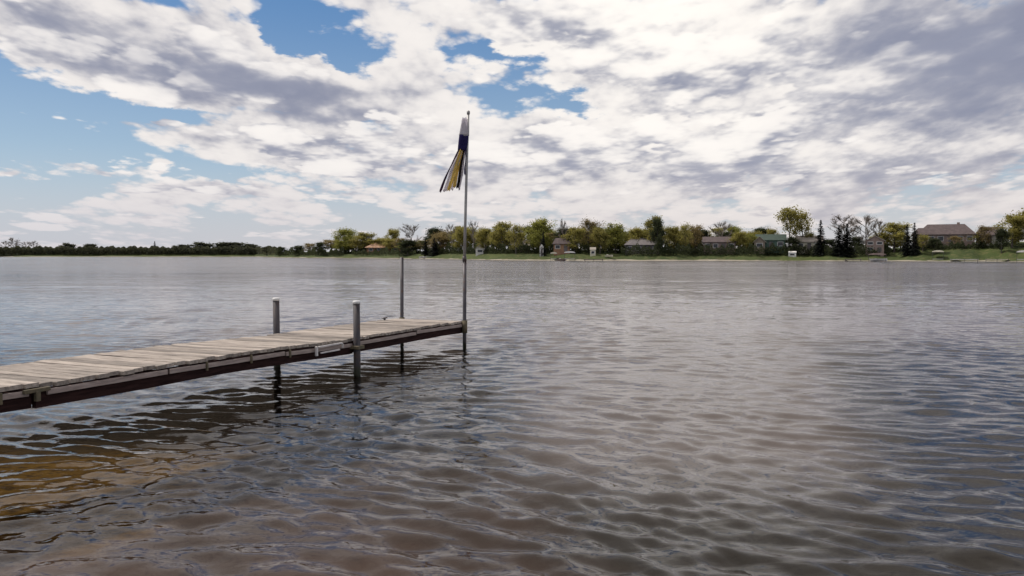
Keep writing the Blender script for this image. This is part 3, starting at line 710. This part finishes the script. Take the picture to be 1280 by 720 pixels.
T = [
 ('dark', 352, 309, 12, 'low dark tree at the left tip of the nearer shore'),
 ('dark', 374, 307, 16, 'dark bushy tree on the thin left end of the nearer shore'),
 ('brown', 388, 304, 16, 'dull brown rounded tree left of the bright green shoreline tree'),
 ('dark', 401, 303, 14, 'dark tree directly left of the bright green shoreline tree'),
 ('green', 430, 286, 26, 'bright green round tree standing at the left of the orange-roofed house'),
 ('olive', 455, 291, 30, 'broad olive tree between the bright green tree and the orange-roofed house'),
 ('thin', 476, 297, 18, 'small thin olive tree behind the left of the orange-roofed house'),
 ('olive', 490, 286, 18, 'pointed olive tree rising behind the orange-roofed house'),
 ('bare', 514, 280, 26, 'grey leafless tree just left of the rear pipe post and over the low house'),
 ('dark', 510, 300, 26, 'dark bush-like tree under the grey leafless tree'),
 ('conifer', 532, 301, 10, 'small dark conifer left of the brown-leaved tree'),
 ('brown', 551, 290, 30, 'brown budding tree left of the flagpole with a dark sloping side'),
 ('conifer', 543, 298, 12, 'dark conifer tucked at the left foot of the brown budding tree'),
 ('bare', 565, 280, 14, 'slim leafless tree close on the left of the flagpole'),
 ('olive', 580, 284, 26, 'olive tree right behind the flagpole'),
 ('bare', 592, 276, 12, 'slim leafless tree poking up on the right of the flagpole'),
 ('olive', 608, 285, 26, 'olive tree over the small white gabled house'),
 ('olive', 627, 278, 28, 'tall full olive tree right of the small white gabled house'),
 ('thin', 645, 281, 22, 'thin olive tree left of the green tree with a dark trunk'),
 ('green', 676, 274, 30, 'rounded green tree standing over the narrow white shed'),
 ('conifer', 679, 289, 8, 'dark narrow conifer in front of the rounded green tree'),
 ('bare', 704, 274, 12, 'thin leafless tree standing over the boat lifts'),
 ('olive', 718, 284, 28, 'wide olive tree over the cream boat canopies'),
 ('brown', 735, 274, 26, 'tall brown-topped tree right of the cream boat canopies'),
 ('olive', 750, 284, 22, 'olive tree between the brown-topped tree and the yellow-green one'),
 ('green', 769, 280, 30, 'wide yellow-green tree left of the grey roofed house'),
 ('olive', 794, 285, 24, 'olive tree behind the left end of the grey roofed house'),
 ('dark', 822, 273, 16, 'dark inner tree of the tall pair over the grey roofed house'),
 ('olive', 817, 271, 24, 'tallest olive tree, rising over the right of the grey roofed house'),
 ('olive', 843, 283, 22, 'olive tree just right of the grey roofed house'),
 ('thin', 856, 279, 16, 'thin upright olive tree right of the grey roofed house'),
 ('brown', 869, 281, 20, 'brown sparse tree left of the pinkish low house'),
 ('bare', 904, 277, 24, 'pale leafless tree rising behind the pinkish low house'),
 ('olive', 922, 290, 22, 'low olive tree right of the pinkish low house'),
 ('green', 937, 293, 16, 'small dark green tree left of the green roofed house'),
 ('olive', 965, 286, 18, 'olive tree behind the green roofed house'),
 ('tall', 986, 259, 24, 'left one of the two tall high-crowned green trees'),
 ('tall', 1003, 262, 22, 'right one of the two tall high-crowned green trees'),
 ('dark', 990, 296, 16, 'dark bushy tree at the foot of the two tall trees'),
 ('thin', 1011, 290, 16, 'low thin olive tree between the tall trees and the lone pointed conifer'),
 ('conifer', 1025, 277, 15, 'lone pointed dark conifer right of the two tall trees'),
 ('bare', 1056, 268, 32, 'brown leafless tree rising behind the dark conifer pair'),
 ('conifer', 1048, 283, 20, 'left one of the thick dark conifer pair under the leafless tree'),
 ('conifer', 1058, 281, 20, 'right one of the thick dark conifer pair under the leafless tree'),
 ('bare', 1082, 269, 30, 'wide pale leafless tree behind the two-storey pink house'),
 ('bare', 1098, 274, 20, 'smaller leafless tree right of the wide pale one'),
 ('olive', 1117, 279, 36, 'broad round yellow-olive tree right of the two-storey pink house'),
 ('conifer', 1133, 282, 13, 'left one of the two slim dark conifers beside the big purple-roofed house'),
 ('conifer', 1142, 280, 14, 'right one of the two slim dark conifers beside the big purple-roofed house'),
 ('dark', 1168, 298, 16, 'dark shrub-like tree before the wall of the big purple-roofed house'),
 ('brown', 1193, 295, 15, 'small brownish tree in front of the middle of the big purple-roofed house'),
 ('thin', 1153, 293, 16, 'thin olive tree at the left corner of the big purple-roofed house'),
 ('brown', 1228, 282, 20, 'reddish brown tree between the two purple-roofed houses'),
 ('thin', 1215, 291, 18, 'thin olive tree at the right end of the big purple-roofed house'),
 ('dark', 1251, 286, 16, 'dark tree at the left of the big olive trees by the right edge'),
 ('olive', 1264, 268, 34, 'big olive tree at the right edge, the left one'),
 ('olive', 1284, 261, 44, 'biggest olive tree, cut by the right edge of the photo'),
 ('green', 1330, 262, 40, 'green tree beyond the right edge of the photo'),
]
for k, a in enumerate(T):
    bk = 48 if a[1] in (476, 490) else {'conifer': 7, 'dark': 8, 'bare': 17, 'tall': 12}.get(a[0], 12 + (k % 3) * 3)
    tree(*a, back=bk)
r2 = random.Random(21)
LM = [(430, 'the bright green tree'), (484, 'the orange-roofed house'), (540, 'the shore right of the rear pipe post'), (582, 'the flagpole'), (600, 'the small white gabled house'), (651, 'the tan house in the trees'), (677, 'the narrow white shed'), (702, 'the two middle boat lifts'),
      (735, 'the tall brown-topped tree'), (769, 'the wide yellow-green tree'), (803, 'the grey roofed house'), (850, 'the trees right of the grey roofed house'), (899, 'the long low pinkish house'), (940, 'the small dark green tree'), (963, 'the green roofed house'), (990, 'the two tall trees'), (1018, 'the lone pointed conifer'),
      (1054, 'the dark conifer pair'), (1093, 'the two-storey pink house'), (1120, 'the broad yellow-olive tree'), (1236, 'the white-walled house'), (1270, 'the big olive trees at the right edge')]
ADJ = {'olive': 'olive', 'brown': 'brownish', 'dark': 'dark', 'thin': 'thin olive', 'green': 'green'}
def fill_label(kind, px):
    q = min(LM, key=lambda l: abs(l[0] - px)); side = 'slightly left of' if px < q[0] - 4 else 'slightly right of' if px > q[0] + 4 else 'straight behind'
    return '%s second-rank tree %s %s' % (ADJ[kind], side, q[1])
px = 415; used = set()
while px < 960:                                        # the second rank that closes the row behind
    kd = r2.choice(['olive', 'brown', 'olive', 'dark', 'thin', 'green'])
    for alt in ('olive', 'brown', 'thin', 'green', 'dark'):
        if fill_label(kd, px) in used: kd = alt
    used.add(fill_label(kd, px))
    if not (880 < px < 895): tree(kd, px, r2.uniform(282, 292) if px > 540 else r2.uniform(297, 303), r2.uniform(20, 30), fill_label(kd, px), back=r2.uniform(24, 40), group='second rank of trees behind the far shore')
    px += r2.uniform(8, 13)
for px, tp, k in ((1015, 300, 'olive'), (1036, 299, 'dark'), (1070, 296, 'dark'), (1094, 294, 'olive'), (1106, 292, 'brown'), (1125, 292, 'green'), (975, 298, 'dark'), (1240, 292, 'olive'), (1268, 285, 'dark')):
    tree(k, px, tp, 20, fill_label(k, px), back=24, group='second rank of trees behind the far shore')
for kind, px, tp, w, lb in (
    ('bare', 7, 301, 12, 'small leafless tree at the left edge of the far woods'), ('bare', 18, 297, 13, 'tallest leafless tree above the far woods at the left edge'),
    ('bare', 33, 302, 13, 'third leafless tree from the left edge above the far woods'), ('bare', 43, 301, 12, 'fourth leafless tree from the left edge above the far woods'),
    ('far', 84, 304, 16, 'rounded tree standing slightly above the far woods at left'), ('far', 113, 305, 12, 'small bump of a tree above the far woods, right of the rounded one'), ('conifer', 194, 302, 6, 'lone pointed tree above the middle of the far woods'),
    ('far', 228, 306, 18, 'low round tree left of the two broad crowns in the far woods'), ('far', 250, 303, 26, 'left one of the two broad dark crowns in the far woods'), ('far', 286, 303, 30, 'right one of the two broad dark crowns in the far woods'), ('far', 312, 305, 20, 'dark crown at the right end of the far woods'), ('far', 336, 308, 16, 'last low tree before the right end of the far woods')):
    tree(kind, px, tp, w, lb, back=20)

def mass(name, spans, leafs, mt, seed, kind='stuff'):
    """a tangle of small leaves over ground nobody could count plants in: (px0, px1, top0, top1, back0, back1, n)"""
    r = np.random.default_rng(seed); allV = []
    for p0, p1, t0, t1, b0, b1, n in spans:
        u = r.uniform(0, 1, n); px = p0 + (p1 - p0) * u
        bumps = 0.5 + 0.5 * np.sin(px * 0.35 + seed) * np.sin(px * 0.13 + 2) + 0.25 * np.sin(px * 0.9)
        a = np.arctan((px - 640) / 1000); rr = shore_r(a) + r.uniform(b0, b1, n)
        x = rr * np.sin(a); y = rr * np.cos(a); z0 = height(x, y)
        top = t0 + (t1 - t0) * np.clip(1 - bumps, 0, 1)
        zt = HCAM + (318 - top) / 1000 * y
        z = z0 + (zt - z0) * r.uniform(0, 1, n) ** 0.8
        z = np.maximum(z, z0)
        c = np.stack([x, y, z], -1)
        s = leafs * r.uniform(.5, 1.3, (n, 1)) * (y / 212)[:, None] ** 0.8
        d1 = r.normal(size=(n, 3)); d1 /= np.linalg.norm(d1, axis=1)[:, None]
        d2 = np.cross(d1, r.normal(size=(n, 3))); d2 /= np.linalg.norm(d2, axis=1)[:, None]
        allV.append(np.stack([c - d1 * s, c + d2 * s * .7, c + d1 * s, c - d2 * s * .6], 1))
    V = np.concatenate(allV).reshape(-1, 3); F = np.arange(len(V)).reshape(-1, 4)
    return ob(name, npmesh(name, V, F, mt, False))
tag(mass('far_woods', [(-60, 352, 307.5, 310.5, 6, 34, 52000)], 0.28, M['fol_far'], 3), 'dark low band of woods along the distant shore at left', 'woods', kind='stuff')
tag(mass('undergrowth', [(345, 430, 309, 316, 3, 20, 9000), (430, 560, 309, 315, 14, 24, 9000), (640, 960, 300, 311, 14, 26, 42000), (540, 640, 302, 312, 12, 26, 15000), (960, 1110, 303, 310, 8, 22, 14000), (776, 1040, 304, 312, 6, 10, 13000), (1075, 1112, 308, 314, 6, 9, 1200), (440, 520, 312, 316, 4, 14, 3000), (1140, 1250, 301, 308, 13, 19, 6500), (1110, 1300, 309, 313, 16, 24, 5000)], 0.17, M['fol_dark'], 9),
    'tangled dark undergrowth along the foot of the far shore trees', 'undergrowth', kind='stuff')

# ------------------------------------------------------------------ houses and shore things
def house(name, label, px, back, w, dpt, wall_h, roof_h, wm, rm, wins=3, storeys=1, hip=0.0, over=0.4, rz=None, gable_front=False, chimney=False, door=True, cat='house', base=None):
    x, y, z = ground_at(px, back)
    if base is not None: z = HCAM + (318 - base) / 1000 * y
    a = math.atan2(x, y)
    t = thing(name, label, cat, (x, y, z), (-a if rz is None else rz))
    mb = MB(); mb.box(0, 0, wall_h / 2 - .6, w, dpt, wall_h + 1.2)
    if gable_front:
        for s in (-1, 1): mb.poly([(-w / 2, s * dpt / 2, wall_h), (w / 2, s * dpt / 2, wall_h), (0, s * dpt / 2, wall_h + roof_h)][::s])
    elif not hip:
        for s in (-1, 1): mb.poly([(s * w / 2, -dpt / 2, wall_h), (s * w / 2, dpt / 2, wall_h), (s * w / 2, 0, wall_h + roof_h)])
    wall = mb.build('wall', wm, t)
    rb = MB(); o = over; th = 0.16
    if gable_front:
        W2, D2 = w / 2 + o, dpt / 2 + o; sl = roof_h / (w / 2); ze = wall_h - sl * o
        for s in (-1, 1):
            q = [(s * W2, -D2, ze), (0, -D2, wall_h + roof_h), (0, D2, wall_h + roof_h), (s * W2, D2, ze)]
            top = [(p[0], p[1], p[2] + th) for p in q]; rb.poly(q); rb.poly(top[::-1])
            for i in range(4): rb.poly([q[i], q[(i + 1) % 4], top[(i + 1) % 4], top[i]])
    else:
        W2, D2 = w / 2 + o, dpt / 2 + o; sl = roof_h / (dpt / 2); ze = wall_h - sl * o; hx = W2 - hip * D2
        for s in (-1, 1):
            q = [(-W2, s * D2, ze), (W2, s * D2, ze), (hx, 0, wall_h + roof_h), (-hx, 0, wall_h + roof_h)]
            top = [(p[0], p[1], p[2] + th) for p in q]; rb.poly(q); rb.poly(top[::-1])
            for i in range(4): rb.poly([q[i], q[(i + 1) % 4], top[(i + 1) % 4], top[i]])
        if hip:
            for s in (-1, 1):
                q = [(s * W2, -D2, ze), (s * W2, D2, ze), (s * hx, 0, wall_h + roof_h)]; top = [(p[0], p[1], p[2] + th) for p in q]; rb.poly(top); rb.poly(q[::-1])
                for i in range(3): rb.poly([q[i], q[(i + 1) % 3], top[(i + 1) % 3], top[i]])
    roof = rb.build('roof', rm, t)
    if chimney:
        cb = MB(); cb.box(w * .22, 0.3, wall_h + roof_h * .95, .7, .7, 1.5); cb.build('chimney', M['w_pink'], roof)
    sh = wall_h / storeys
    for st in range(storeys):
        for k in range(wins):
            if door and st == 0 and k == wins // 2: continue
            wx = -w / 2 + w * (k + .5) / wins; wz = st * sh + sh * .55; ww = min(1.5, w / wins * .55); wh = sh * .42
            fb = MB(); fb.box(wx, -dpt / 2 - .02, wz, ww + .2, .08, wh + .2); f = fb.build('window', M['w_white'], t)
            gb = MB(); gb.box(wx, -dpt / 2 - .055, wz, ww, .03, wh); gb.build('pane', M['win'], f)
    if door:
        db = MB(); db.box(-w / 2 + w * (wins // 2 + .5) / wins, -dpt / 2 - .02, sh * .4, min(1.0, w * .5), .08, sh * .8); db.build('door', M['r_grey'], t)
    return t
house('low_house', 'low brown house with a shallow orange roof at the left of the far shore', 484, 34, 18, 9, 2.6, 1.9, M['w_brown'], M['r_orange'], 5, hip=.8, over=.9, base=316)
house('small_house', 'small white gabled house just right of the flagpole on the far shore', 600, 12, 2.8, 4, 1.9, 1.2, M['w_white'], M['r_tan'], 1, gable_front=True, door=False)
house('narrow_shed', 'narrow white shed under the rounded green tree', 677, 7, 1.1, 1.8, 2.5, .7, M['w_white'], M['w_white'], 1, gable_front=True, over=.08, door=True, cat='shed')
house('grey_house', 'wide grey-brown house with a dark grey roof at the middle of the far shore', 803, 17, 9.5, 8, 2.4, 1.9, M['r_grey'], M['r_grey'], 4, hip=.5, chimney=True)
house('tan_annex', 'smaller tan house in the trees near the middle left of the far shore', 651, 24, 6, 6, 2.3, 1.5, M['w_tan'], M['r_tan'], 2)
house('pink_house', 'long low pinkish house with a brown roof under the pale leafless tree', 899, 14, 8.5, 7, 2.3, 1.4, M['w_pink'], M['r_purple'], 4, base=313)
house('green_house', 'dark house with a green roof left of the two tall trees', 963, 13, 7.5, 7, 2.4, 1.5, M['w_green'], M['r_green'], 3, base=311)
house('white_shed', 'low white shed by the water at the foot of the tall trees', 990, 6, 2.0, 1.8, 1.0, .3, M['w_white'], M['w_white'], 1, over=.06, door=False, cat='shed')
house('tan_house', 'tan house with a sloping pale roof beside the lone pointed conifer', 1011, 12, 6.5, 6, 2.2, 1.5, M['w_cream'], M['r_tan'], 3, base=312)
house('tall_pink_house', 'two-storey pinkish house with white trim left of the broad yellow-olive tree', 1093, 11, 4.4, 5, 3.0, 1.2, M['w_pink'], M['r_tan'], 2, storeys=2, gable_front=True, base=315)
house('big_house', 'largest house, with a long purple-brown roof on the grassy rise at right', 1181, 24, 13.5, 9, 2.7, 2.6, M['w_pink'], M['r_purple'], 6, hip=.55, chimney=True, base=305.5)
house('big_house_wing', 'lower wing house with a purple roof at the left end of the largest house', 1160, 27, 8, 6, 2.6, 1.8, M['w_pink'], M['r_purple'], 3, gable_front=False, hip=.5, base=305.5)
house('right_house', 'white-walled house with a purple-brown roof left of the big olive trees', 1236, 22, 6.2, 6, 2.2, 2.0, M['w_white'], M['r_purple'], 3, hip=.4, base=304)

house('small_house', 'small pale roofed house between the small dark green tree and the green roofed house', 949, 13, 2.8, 4, 2.2, 1.3, M['w_tan'], M['r_tan'], 1, gable_front=True, door=False, base=312)
house('small_shed', 'small pale shed under the trees right of the tall brown-topped tree', 741, 8, 1.5, 1.8, 1.5, .6, M['w_cream'], M['r_tan'], 1, over=.1, door=False, cat='shed')
house('brown_cottage', 'dark brown cottage half hidden behind the two middle boat lifts', 702, 12, 4.5, 4, 2.2, 1.4, M['w_brown'], M['r_purple'], 2, hip=.4, base=314)
def boat_lift(label, px, back, w, cm, zc=2.1, boat=True, out=2.0):
    x, y, z = ground_at(px, back); a = math.atan2(x, y)
    t = thing('boat_lift', label, 'boat lift', (x, y, 0), -a)
    cb = MB(); n = 7
    for s in (-1, 1):
        for q in range(n + 1):
            th = math.pi * q / n; cb.v.append(Vector((-math.cos(th) * w / 2, s * 1.9, zc + .45 * math.sin(th))))
    for q in range(n): cb.f.append((q, q + 1, q + n + 2, q + n + 1))
    cb.f.append(tuple(range(n + 1))); cb.f.append(tuple(range(2 * n + 1, n, -1)))
    cb.build('canopy', cm, t)
    for sx in (-1, 1):
        for sy in (-1, 1):
            lb = MB(); lb.box(sx * (w / 2 - .12), sy * 1.7, zc / 2 - .5, .06, .06, zc + 1.0); lb.build('leg', M['pipe'], t)
    fb = MB()
    for sy in (-1, 1): fb.box(0, sy * 1.7, .55, w - .33, .08, .1)
    fb.build('cradle', M['galv'], t)
    return t
def boat(label, px, back, w, hm, z=0.0, name='motor_boat', rz=0.0):
    x, y, zz = ground_at(px, back); a = math.atan2(x, y)
    t = thing(name, label, 'boat', (x, y, z), -a + rz)
    hb = MB(); st = [(-1, .55, .9), (-.6, .95, 1.0), (0, 1, 1.0), (.55, .8, 1.06), (.85, .45, 1.12), (1.0, .05, 1.2)]
    for f, wd, hh in st:
        X = f * w / 2
        for yy, zz_ in ((-.75 * wd, .55 * hh), (-.45 * wd, .08), (0, 0), (.45 * wd, .08), (.75 * wd, .55 * hh), (.6 * wd, .50 * hh), (-.6 * wd, .50 * hh)): hb.v.append(Vector((X, yy, zz_)))
    for i in range(len(st) - 1):
        for j in range(7):
            p = i * 7 + j; q = i * 7 + (j + 1) % 7; hb.f.append((p, q, q + 7, p + 7))
    hb.f.append(tuple(range(6, -1, -1))); hb.f.append(tuple(range(35, 42)))
    hb.build('hull', hm, t)
    wb = MB(); wb.poly([(.2, -.5, .5), (.2, .5, .5), (-.05, .42, .95), (-.05, -.42, .95)]); wb.poly([(.22, -.5, .5), (-.03, -.42, .95), (-.03, .42, .95), (.22, .5, .5)])
    wb.build('windscreen', M['win'], t)
    sb = MB(); sb.box(-.35 * w / 2, 0, .5, .5, .9, .35, None, .03); sb.build('seat', M['w_white'], t)
    return t
boat_lift('boat lift with a cream canopy, the left of the two near the middle', 692, -1.5, 1.9, M['w_cream'], 1.9)
boat_lift('boat lift with a wider white canopy, the right of the two near the middle', 712, -1.5, 3.0, M['w_white'], 2.1)
boat_lift('boat lift with a pale canopy before the two-storey pink house', 1096, -2.0, 4.2, M['w_pink'], 1.6)
boat_lift('cream canopy boat lift standing on the green bank in front of the largest house', 1172, 3.0, 2.7, M['w_cream'], 2.3)
boat_lift('white canopy boat lift cut by the right edge of the photo', 1279, -3.5, 2.9, M['w_white'], 2.2)
boat('white boat moored under the pale canopy before the two-storey pink house', 1098, -2.0, 4.0, M['w_white'], .05)
boat('small white boat moored between the two middle boat lifts', 702, -2.5, 2.4, M['w_pink'], .0)
boat('white rowboat pulled up on the shore right of the rear pipe post', 532, 1.5, 5.0, M['w_white'], .35, 'rowboat')
boat('cream boat drawn up on the shore below the yellow-green tree', 761, 3.5, 2.2, M['w_cream'], 1.0, 'rowboat')
def jetty(label, px, w, mtl, z=.42, out=3.0):
    x, y, zz = ground_at(px, -out); a = math.atan2(x, y)
    t = thing('jetty', label, 'jetty', (x, y, 0), -a)
    k = max(4, int(w / .5))
    me = MB(); me.box(0, 0, 0, w / k - .03, 1.3, .09); me = me.mesh('plank', mtl)
    for i in range(k): ob('plank', me, t, (-w / 2 + (i + .5) * w / k, 0, z))
    for sy in (-1, 1):
        sb = MB(); sb.box(0, sy * .5, z - .12, w, .08, .13); sb.build('beam', M['r_tan'], t)
        for sx in (-1, 0, 1):
            lb = MB(); lb.box(sx * (w / 2 - .2), sy * .71, z / 2 - .4, .09, .09, z + 1.1); lb.build('leg', M['pipe'], t)
jetty('pale low jetty left of the right-edge boat lift', 1246, 5.0, M['w_cream'], .5, 2.5)
jetty('pale low jetty below the largest house, furthest left of the two at right', 1205, 6.0, M['w_white'], .5, 2.5)
jetty('short pale jetty between the middle boat lifts and the grey roofed house', 742, 5.0, M['w_tan'], .4, 2.5)
jetty('low grey jetty below the olive trees left of the pink two-storey house', 1066, 4.0, M['w_tan'], .45, 2.5)
